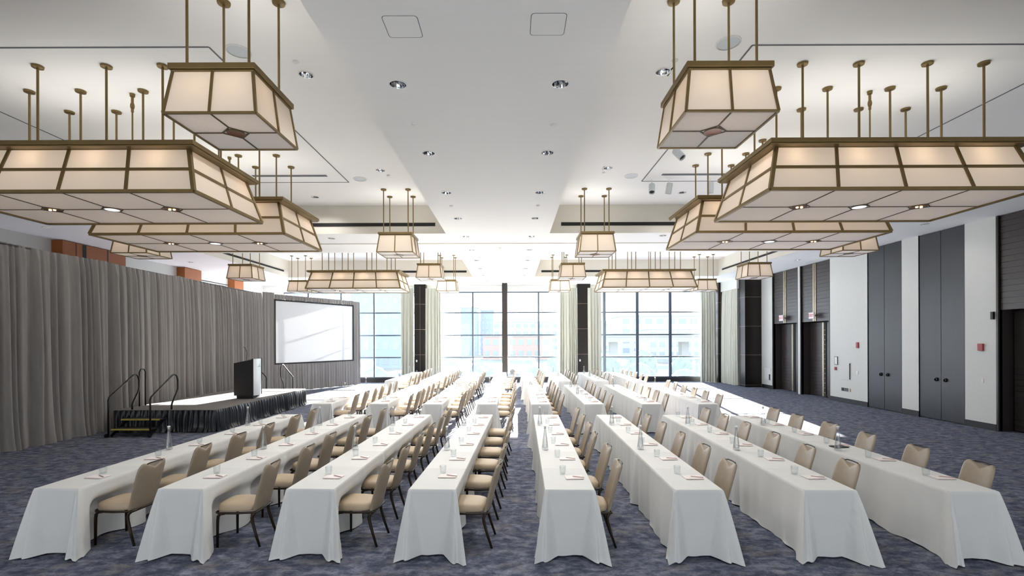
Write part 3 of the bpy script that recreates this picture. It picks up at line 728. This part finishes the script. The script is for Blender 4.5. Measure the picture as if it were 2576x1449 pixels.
# ------------------------------------------------------------------ chandeliers
BULBS = []
def lamp(big):
    if big: W, D, h, ins, zb = 3.83, 1.85, .68, .19, 4.52
    else:   W, D, h, ins, zb = .945, .945, .47, .062, 4.73
    hw, hd = W/2, D/2; tw, td = hw-ins, hd-ins; zt = zb+h
    t = thing('pendant_lamp', '', 'lamp', (0,0,zb))
    P = lambda sx, sy, v: Vector((sx*(hw-(hw-tw)*v), sy*(hd-(hd-td)*v), h*v))
    s = MB(); c4 = [(-1,-1),(1,-1),(1,1),(-1,1)]; e = .006
    s.loft([[tuple(P(a, c, v)*1) for a, c in c4] for v in (0, 1)], False, False); s.build('shade', M['shade'], t)
    d = MB(); d.quad((-hw,-hd,.002),(-hw,hd,.002),(hw,hd,.002),(hw,-hd,.002)); df = d.build('bottom_diffuser', M['diffuser'], t)
    bw = .05 if big else .026
    f = MB()
    for k in range(4):
        a, c = c4[k], c4[(k+1) % 4]
        A0, A1, B0, B1 = P(*a,0), P(*a,1), P(*c,0), P(*c,1)
        n = (B0-A0).cross(A1-A0).normalized(); 
        off = n*-.008 if n.dot(A0) < 0 else n*.008
        f.bar(A0, A1, bw, bw, up=n); f.bar(A0, B0, bw*.9, bw*.9)
        f.bar(A1, B1, bw, bw)
        m = (4 if k % 2 == 0 else 2) if big else 2
        for i in range(1, m): f.bar(A0.lerp(B0, i/m)+off, A1.lerp(B1, i/m)+off, bw*.85, .02, up=n)
        if big: f.bar(A0.lerp(A1,.5)+off, B0.lerp(B1,.5)+off, .02, bw*.8, up=(A1-A0))
    f.build('frame', M['brass'], t)
    # lines of the underside, bending round the light openings
    l = MB(); lw = .016; nx = 4 if big else 2; zz = -.004
    nodes = [(-hw+W*i/nx) for i in range(1, nx)]
    r0 = .13 if big else .11
    def ln(p, q): l.bar((p[0],p[1],zz), (q[0],q[1],zz), lw, .008)
    xs = [-hw] + nodes + [hw]
    for i, x in enumerate(nodes):
        for sg in (-1, 1): ln((x, sg*hd), (x, sg*r0*1.25))
        for k in range(4):
            a = pi/2*k; b2 = a+pi/2; rx = r0*1.35
            ln((x+rx*cos(a), r0*1.25*sin(a)), (x+rx*cos(b2), r0*1.25*sin(b2)))
    for i in range(len(xs)-1):
        ln((xs[i]+(r0*1.35 if i else 0), 0), (xs[i+1]-(r0*1.35 if i+1 < len(xs)-1 else 0), 0))
    l.build('divider_lines', M['brass_dark'], df)
    for i, x in enumerate(nodes):
        rg = MB(); rg.lathe([(r0*.78,-.012),(r0*.86,-.012),(r0*.86,.0),(r0*.78,.0)], 20, (x,0,0), False, False); o = rg.build('light_ring', M['brass'], t, 40)
        cp = MB(); cp.lathe([(r0*.78,-.010),(r0*.5,-.007),(r0*.28,-.006)], 20, (x,0,0), False, True); cp.build('reflector', M['copper'] if not (big and i == 1) else M['cool_lens'], o, 60)
        if not (big and i == 1):
            for q in ((-1,1) if big else ()):
                bl = MB(); bl.lathe([(.004,-.022),(.016,-.02),(.02,-.013),(.018,-.006)], 10, (x+q*.035,0,0)); bl.build('downlight_bulb', M['bulb'], o, 60)
    cp = MB(); ch = .08; cwx, cdy = (hw-.03, hd-.03) if big else (hw-.025, hd-.025); zc = h-.02
    cp.box(-cwx,cwx,-cdy,cdy,zc+.02,zc+ch); cp.box(-cwx+.02,cwx-.02,-cdy+.02,cdy-.02,zc,zc+.02); cp.build('cap', M['brass'], t, bevel=.004)
    rods = [(x, y) for x in ((-1.32,-.5,.5,1.32) if big else (-.325,.325)) for y in ((-.7,0,.7) if big else (-.325,.325))]
    for x, y in rods:
        rd = MB(); rd.tube([(x,y,zc+ch),(x,y,HT-zb-.001)], .016 if big else .014, 8); o = rd.build('rod', M['brass'], t, 60)
        cn = MB(); cn.lathe([(.02,HT-zb-.04),(.07,HT-zb-.03),(.075,HT-zb-.002)], 18, (x,y,0)); cn.build('ceiling_cup', M['brass'], o, 40)
    if big:
        rd = MB(); rd.tube([(.25,.1,zc+ch),(.25,.1,HT-zb-.3)], .012, 8); rd.tube([(.25,.1,HT-zb-.3),(.25,.1,HT-zb-.001)], .02, 8); rd.lathe([(.035,HT-zb-.05),(.04,HT-zb-.002)], 12, (.25,.1,0)); rd.lathe([(.026,HT-zb-.24),(.032,HT-zb-.2),(.026,HT-zb-.16)], 12, (.25,.1,0))
        rd.build('power_conduit', M['brass'], t, 40)
    return t
big0, small0 = lamp(True), lamp(False)
def bulb_light(x, y, z, e, r=.05, col=(1,.74,.5)):
    L = bpy.data.lights.new('bulb', 'POINT'); L.energy = e; L.color = col; L.shadow_soft_size = r
    o = bpy.data.objects.new('bulb', L); COL.objects.link(o); o.location = (x, y, z)
BIGE, SMALLE = 2.9, 1.2
for x, y, lab in ((-6.40,7.74,'big brass framed lantern closest to the camera on the drape side'),(5.56,7.74,'big brass framed lantern closest to the camera on the door side'),
                  (-6.41,10.45,'second big brass lantern on the drape side'),(5.56,10.45,'second big brass lantern on the door side'),
                  (-6.42,20.4,'big brass lantern before the windows on the drape side'),(5.54,20.4,'big brass lantern before the windows on the door side')):
    put(big0, (x,y,4.52), 0, lab)['group'] = 'large rectangular lanterns'
    for i in range(4):
        for sg in (-1, 1): bulb_light(x-1.36+.91*i+sg*.1, y+sg*.55, 5.0, BIGE)
for y, nm in ((5.4,'closest to the camera'),(13.15,'at the far end of the near tray'),(18.3,'at the near end of the window tray'),(23.1,'closest to the windows')):
    for x, side in ((-3.08,'drape side of the centre strip'),(2.25,'door side of the centre strip'),(-10.06,'tray edge along the drape'),(9.15,'tray edge along the doors')):
        if y < 6 and abs(x) > 5: continue
        put(small0, (x,y,4.73), 0, f'small lantern {nm}, {side}')['group'] = 'small square lanterns'
        bulb_light(x-.2, y-.22, 5.03, SMALLE, .03); bulb_light(x+.2, y-.22, 5.03, SMALLE, .03)

# ------------------------------------------------------------------ ceiling fittings
def downlight():
    t = thing('downlight', '', 'ceiling light', (0,0,0))
    r = MB(); r.lathe([(HR-.004,-.001),(HR+.014,-.001),(HR+.014,-.006),(HR-.004,-.008)], 24, (0,0,0), False, False); r.add([], []); r.build('trim_ring', M['white_plastic'], t, 40)
    c = MB(); c.lathe([(HR,.0),(HR*.96,.03),(HR*.8,.09),(HR*.55,.14),(HR*.5,.15)], 16, (0,0,0), False, True); c.build('reflector', M['chrome'], t, 20)
    b = MB(); b.lathe([(.012,.15),(.03,.13),(.03,.1),(.015,.09)], 12); b.build('lamp_capsule', M['white_plastic'], t, 40)
    return t
dl0 = downlight()
cs = [0, 0]
for k, (x, y) in enumerate(strip_dl):
    put(dl0, (x,y,HC), 0, f'chrome downlight {ORD[k//2]} from the camera in the centre strip, {("drape","door")[k % 2]} side row')['group'] = 'recessed chrome downlights'
for k, (x, y) in enumerate(tray_dl):
    place = ['beside the nearest square lantern','between the near big lantern and strip','near the round ceiling speaker','behind the big lanterns','in the near half of the window tray','in the far half of the window tray'][[0,0,2,2,3,3,4,4,5,5][k]]
    put(dl0, (x,y,HT), 0, f'chrome downlight {place}, {("drape","door")[k % 2]} side')['group'] = 'recessed chrome downlights'
for k, (x, y) in enumerate(cross_dl):
    put(dl0, (x,y,HC), 0, f'downlight in the cross soffit, {("inner","outer")[k//2]} one on the {("drape","door")[k % 2]} side')['group'] = 'recessed chrome downlights'

for k, (x, y) in enumerate(outer_dl):
    put(dl0, (x,y,HC), 0, f'downlight {ORD[k//2]} along the outer soffit above the {("drape","doors")[k % 2]}')['group'] = 'recessed chrome downlights'

def speaker(x, y, label):
    t = thing('ceiling_speaker', label, 'speaker', (x,y,HT), 0, 'round ceiling speakers')
    r = MB(); r.lathe([(.15,-.002),(.165,-.002),(.165,-.01),(.15,-.012)], 28, (0,0,0), False, False); r.build('rim', M['white_plastic'], t, 40)
    g = MB(); g.lathe([(.15,-.006),(.1,-.008)], 28, (0,0,0), False, True); g.build('grille', M['grey_plastic'], t, 60)
speaker(-3.78, 6.7, 'round grey ceiling speaker behind the nearest lantern, drape side'); speaker(2.94, 6.55, 'round grey ceiling speaker behind the nearest lantern, door side')
speaker(-3.77, 12.0, 'round grey ceiling speaker near the far outline corner, drape side'); speaker(2.93, 11.85, 'round white ceiling speaker near the far outline corner, door side')
def disc(name, x, y, z, r, h, label, cat, grp, mat='white_plastic'):
    b = MB(); b.lathe([(r,-.001),(r,-h*.4),(r*.6,-h)], 18); o = b.build(name, M[mat], None, 50); o.location = (x,y,z); tag(o, label, cat, grp)
for x, y, z, lab in ((-1.43,7.1,HC,'sprinkler cap in the strip after the first downlight, drape side'),(.61,7.15,HC,'sprinkler cap in the strip after the first downlight, door side'),
                (-1.43,11.4,HC,'sprinkler cap in the strip after the third downlight, drape side'),(.61,11.4,HC,'sprinkler cap in the strip after the third downlight, door side'),
                (-3.1,6.95,HT,'sprinkler cap just before the tray downlight, drape side'),(2.35,6.95,HT,'sprinkler cap just before the tray downlight, door side'),(2.2,11.6,HT,'sprinkler cap just after the tray downlight, door side'),(-3.0,11.75,HT,'sprinkler cap just after the tray downlight, drape side')):
    disc('sprinkler_cap', x, y, z, .045, .025, lab, 'sprinkler', 'white sprinkler caps')
def hatch(x, y, lab):
    t = thing('ceiling_hatch', lab, 'hatch', (x,y,HC))
    def rrect(hx, hy, r, z): 
        return [(sx*(hx-r)+r*cos(a0+pi/2*k/5), sy*(hy-r)+r*sin(a0+pi/2*k/5), z) for sx, sy, a0 in ((1,1,0),(-1,1,pi/2),(-1,-1,pi),(1,-1,3*pi/2)) for k in range(6)]
    g = MB(); g.loft([rrect(.178,.173,.04,-.0015), rrect(.172,.167,.036,-.0015)], False, False); g.build('gap', M['reveal'], t)
    p = MB(); p.loft([rrect(.170,.165,.035,-.001), rrect(.170,.165,.035,-.003)], False, True); p.build('hatch_lid', M['ceiling'], t)
hatch(-1.1, 4.9, 'rounded square ceiling hatch, drape side of the strip'); hatch(.37, 4.87, 'rounded square ceiling hatch, door side of the strip')

def track_spot(x, y, rx, rzz, lab):
    t = thing('track_spotlight', lab, 'spotlight', (x,y,HT), 0, 'white track spotlights')
    s = MB(); s.tube([(0,0,0),(0,0,-.12)], .012, 8); s.build('stem', M['white_plastic'], t, 60)
    h = MB(); h.lathe([(.06,.14),(.075,.12),(.075,-.13),(.065,-.13),(.055,-.08)], 18, (0,0,0), True, False)
    o = h.build('lamp_head', M['grey_plastic'], t, 40); o.location = (0,0,-.22); o.rotation_euler = (rx,0,rzz)
    l = MB(); l.lathe([(.062,-.1),(.02,-.095)], 16, (0,0,0), True, True); l.build('lens', M['podium_black'], o, 60)
track_spot(3.52, 12.15, -.5, -.3, 'track spotlight with dark lens toward the camera beside the outline corner'); track_spot(3.95, 12.15, .25, .5, 'white track spotlight second from the outline corner')
track_spot(4.97, 12.1, .05, 0, 'white track spotlight farthest from the outline corner'); track_spot(3.42, 9.9, -.7, .7, 'track spotlight partly behind the nearest square lantern')

DLE, UPB, UPS = 88, 15, 5
def spot(x, y, z, e):
    L = bpy.data.lights.new('downlight_beam', 'SPOT'); L.energy = e; L.spot_size = radians(150); L.spot_blend = 1; L.shadow_soft_size = .03; L.color = (1,.97,.93)
    o = bpy.data.objects.new('downlight_beam', L); COL.objects.link(o); o.location = (x, y, z)
for x, y in strip_dl + cross_dl: spot(x, y, HC+.03, DLE)
for x, y in outer_dl: spot(x, y, HC+.03, DLE*(.27 if x > 0 else .22))
for x, y in tray_dl: spot(x, y, HT+.03, DLE)
def add_ceiling_fill(x, y, w, h, z, e):
    L = bpy.data.lights.new('added_ceiling_fill', 'AREA'); L.energy = e; L.shape = 'RECTANGLE'; L.size = w; L.size_y = h; L.color = (1,.96,.9)  # added fill above the closed caps, aimed up to brighten the tray ceilings
    o = bpy.data.objects.new('added_ceiling_fill', L); COL.objects.link(o); o.location = (x, y, z); o.rotation_euler = (pi, 0, 0)
for x in (-6.4, 5.55):
    for y in (7.74, 10.45, 20.4): add_ceiling_fill(x, y, 3.3, 1.4, 5.31, UPB)
for y in (5.4, 13.15, 18.3, 23.1):
    for x in (-3.08, 2.25, -10.06, 9.15):
        if y > 6 or abs(x) < 5: add_ceiling_fill(x, y, .7, .7, 5.27, UPS)

# ------------------------------------------------------------------ outside the windows
GZ = -2.2
def ext(name, b, mat, lab, cat, smooth=0):
    return tag(b.build(name, mat, None, smooth), lab, cat)
M['ground'] = pmat('plaza_ground', '#b9bfc2', '#a6adb0', .9, scale=.3)
M['road'] = pmat('asphalt', '#53585e', '#474c52', .9, scale=.5)
M['bld1'] = pmat('facade_blue', '#627c9c', '#54708f', .6, scale=.3)
M['bld2'] = pmat('facade_pale', '#8a97a5', '#7f8d9b', .7, scale=.3)
M['bld3'] = pmat('facade_rust', '#95786e', '#876b62', .7, scale=.3)
M['bwin'] = pmat('facade_glass', '#5d7288', '#51667c', .25, scale=.5)
M['leaf'] = pmat('shrub_leaf', '#64756e', '#4d605c', .8, scale=2)
M['concrete'] = pmat('bridge_concrete', '#82878c', '#757b80', .8, scale=.4)
b = MB(); b.quad((-160,YW+.5,GZ),(160,YW+.5,GZ),(160,56,GZ),(-160,56,GZ)); struct(b.build('ground', M['ground']), 'pale plaza outside the windows', 'ground')
M['verge'] = pmat('verge', '#4c5a52', '#3d4a46', .9, scale=.2)
b = MB(); b.quad((-200,56,GZ),(200,56,GZ),(200,300,GZ),(-200,300,GZ)); struct(b.build('ground_verge', M['verge']), 'dark verge beyond the plaza', 'ground')
b = MB(); b.box(-160,160,62,74,GZ+.01,GZ+.03); struct(b.build('road', M['road']), 'road beyond the plaza', 'road')
def building(x, y, w, d, h, mat, lab, fl=5, cols=6):
    t = thing('building', lab, 'building', (x,y,GZ))
    s = MB(); s.box(-w/2,w/2,-d/2,d/2,0,h); s.build('facade', M[mat], t)
    r = MB(); r.box(-w/2-.2,w/2+.2,-d/2-.2,d/2+.2,h,h+.5); r.build('roof', M['concrete'], t)
    g = MB()
    for i in range(cols):
        for j in range(fl):
            x0 = -w/2+w*(i+.2)/cols; z0 = h*(j+.25)/fl; g.box(x0, x0+w*.6/cols, -d/2-.05, -d/2+.02, z0, z0+h*.5/fl)
    g.build('windows', M['bwin'], t)
building(-21.8, 86, 10, 12, 12.5, 'bld1', 'blue glass block seen through the window beside the screen')
building(-47, 120, 16, 14, 19, 'bld2', 'pale office tower at the screen side of the view', 9, 5)
building(-13.2, 150, 5, 6, 14.5, 'bld1', 'narrow blue tower seen through the middle window', 9, 3)
building(-8.0, 156, 4, 6, 14, 'bld1', 'second narrow blue tower seen through the middle window', 9, 3)
building(16, 210, 60, 20, 12, 'bld2', 'long pale block on the skyline behind the post', 4, 20)
building(1, 120, 16, 10, 5.5, 'bld3', 'low rust coloured shop row behind the middle window', 2, 8)
building(52, 150, 40, 14, 11.5, 'bld2', 'pale stepped block in the corner window view', 4, 12)
building(38, 118, 12, 10, 7, 'bld2', 'low pale hall in the corner window view', 3, 6)
t = thing('overpass', 'concrete overpass crossing behind the corner window', 'bridge', (40, 96, GZ))
s = MB(); s.box(-26,40,-3,3,4.2,5.2); s.build('deck', M['concrete'], t); s = MB(); s.box(-26,40,-3.2,-3,5.2,5.9); s.build('parapet', M['concrete'], t)
for x in (-20,-6,8,22): s = MB(); s.box(x-.7,x+.7,-1,1,0,4.2); s.build('pier_leg', M['concrete'], t)
def shrub(x, y, r, h, lab):
    rr_ = random.Random(int(x*31+y*7)); b = MB(); n, m = 34, 20
    def fn(i, j):
        a = 2*pi*i/n; p = pi*j/(m-1); k = r*(.8+.1*sin(a*5+j*.7)+.08*sin(a*9-j*1.3)+rr_.uniform(-.1,.1))
        return (x+k*sin(p)*cos(a), y+k*sin(p)*sin(a), GZ+h*(.5-.5*cos(p))*(1+rr_.uniform(-.04,.04)))
    b.grid(fn, n, m, True); tag(b.build('shrub', M['leaf'], None, 180), lab, 'shrub', 'shrubs outside the windows')
for k, (x, y, r, h) in enumerate(((7.6,42,1.5,1.9),(11.2,43,1.6,2.5),(15,42,1.5,2.0),(18.6,43.5,1.6,2.3),(9.4,49,1.7,3.0),(13.4,50,1.8,3.5),(17.4,49,1.7,2.9),(21.6,50,1.8,3.3),(25.6,49,1.6,2.8),(-8.5,46,1.4,2.6),(2.2,47,1.4,2.0),(-12.5,44,1.4,2.2),(5.2,54,1.7,3.2),(-3.4,52,1.5,2.2))):
    shrub(x, y, r, h, f'pale green shrub outside, {("front","back")[y > 45]} planting, {ORD[k % 9]} along')
def van(x, y, rz, mat, lab):
    t = thing('van', lab, 'van', (x,y,GZ), rz)
    s = MB(); s.hexa([(-2.4,-.95,.35),(2.4,-.95,.35),(2.4,.95,.35),(-2.4,.95,.35),(-2.35,-.9,2.2),(1.5,-.9,2.2),(1.5,.9,2.2),(-2.35,.9,2.2)]); s.build('body', M[mat], t, bevel=.1)
    g = MB(); g.box(-1.9,1.2,-.97,.97,1.35,1.9); g.build('side_glass', M['bwin'], t)
    for a in (-1.5,1.5):
        for c in (-.9,.9):
            w = MB(); w.lathe([(.36,-.1),(.36,.1)], 14); o = w.build('wheel', M['black_metal'], t, 40); o.rotation_euler = (pi/2,0,0); o.location = (a,c,.36)
van(-8.5,64,.05,'white_plastic','white van parked outside the middle window'); van(1.5,66,0,'white_plastic','white van outside just past the centre post'); van(-13,70,.1,'bld3','rust coloured van outside the middle window'); van(-19,60,.4,'white_plastic','white van outside the screen side window')

# ------------------------------------------------------------------ light
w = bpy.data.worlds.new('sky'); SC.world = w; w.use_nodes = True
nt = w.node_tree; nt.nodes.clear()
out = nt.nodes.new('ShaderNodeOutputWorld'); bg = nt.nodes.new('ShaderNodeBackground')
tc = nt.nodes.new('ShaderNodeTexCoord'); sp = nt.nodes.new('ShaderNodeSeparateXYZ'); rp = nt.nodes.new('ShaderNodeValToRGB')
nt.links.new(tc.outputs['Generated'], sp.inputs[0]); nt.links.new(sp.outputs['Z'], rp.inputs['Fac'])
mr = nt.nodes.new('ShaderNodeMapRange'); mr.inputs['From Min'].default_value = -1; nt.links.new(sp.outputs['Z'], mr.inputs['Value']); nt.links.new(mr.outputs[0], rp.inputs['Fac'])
rp.color_ramp.elements[0].position = .49; rp.color_ramp.elements[0].color = (1.5,1.5,1.48,1)     # below the horizon: boosted as added fill for the near ceiling
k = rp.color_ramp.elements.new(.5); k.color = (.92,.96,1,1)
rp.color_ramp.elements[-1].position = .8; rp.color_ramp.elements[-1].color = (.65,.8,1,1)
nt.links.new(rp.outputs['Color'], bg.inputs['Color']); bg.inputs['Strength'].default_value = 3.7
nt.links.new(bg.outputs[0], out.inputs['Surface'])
S = bpy.data.lights.new('sun', 'SUN'); S.energy = 84; S.angle = radians(.6); S.color = (1,.945,.86)
so = bpy.data.objects.new('sun', S); COL.objects.link(so)
az, el = radians(9), radians(17.7)
d = Vector((-sin(az)*cos(el), -cos(az)*cos(el), -sin(el)))
so.rotation_euler = d.to_track_quat('-Z', 'Y').to_euler(); so.location = (10, 60, 20)

# ------------------------------------------------------------------ camera and view
cam = bpy.data.cameras.new('camera'); co = bpy.data.objects.new('camera', cam); COL.objects.link(co)
cam.sensor_fit = 'HORIZONTAL'; cam.sensor_width = 36; cam.lens = 1216/2576*36
cam.shift_x = -1/2576; cam.shift_y = (856-724.5)/2576; cam.clip_end = 600
co.location = (0,0,2.4); co.rotation_euler = (pi/2, 0, 0)
from mathutils import Matrix
co.matrix_world = Matrix.Translation((0,0,2.4)) @ Matrix.Rotation(pi/2, 4, 'X') @ Matrix.Rotation(radians(-.2), 4, 'Z')
SC.camera = co
vs = SC.view_settings; vs.view_transform = 'Standard'; vs.look = 'None'; vs.gamma = 1; vs.exposure = .64
try: vs.use_curve_mapping = False
except Exception: pass
cy = SC.cycles
cy.max_bounces = 6; cy.diffuse_bounces = 5; cy.glossy_bounces = 3; cy.transmission_bounces = 4; cy.transparent_max_bounces = 10
cy.caustics_reflective = False; cy.caustics_refractive = False; cy.sample_clamp_indirect = 6
cy.use_denoising = True
try: cy.denoiser = 'OPENIMAGEDENOISE'
except Exception: pass
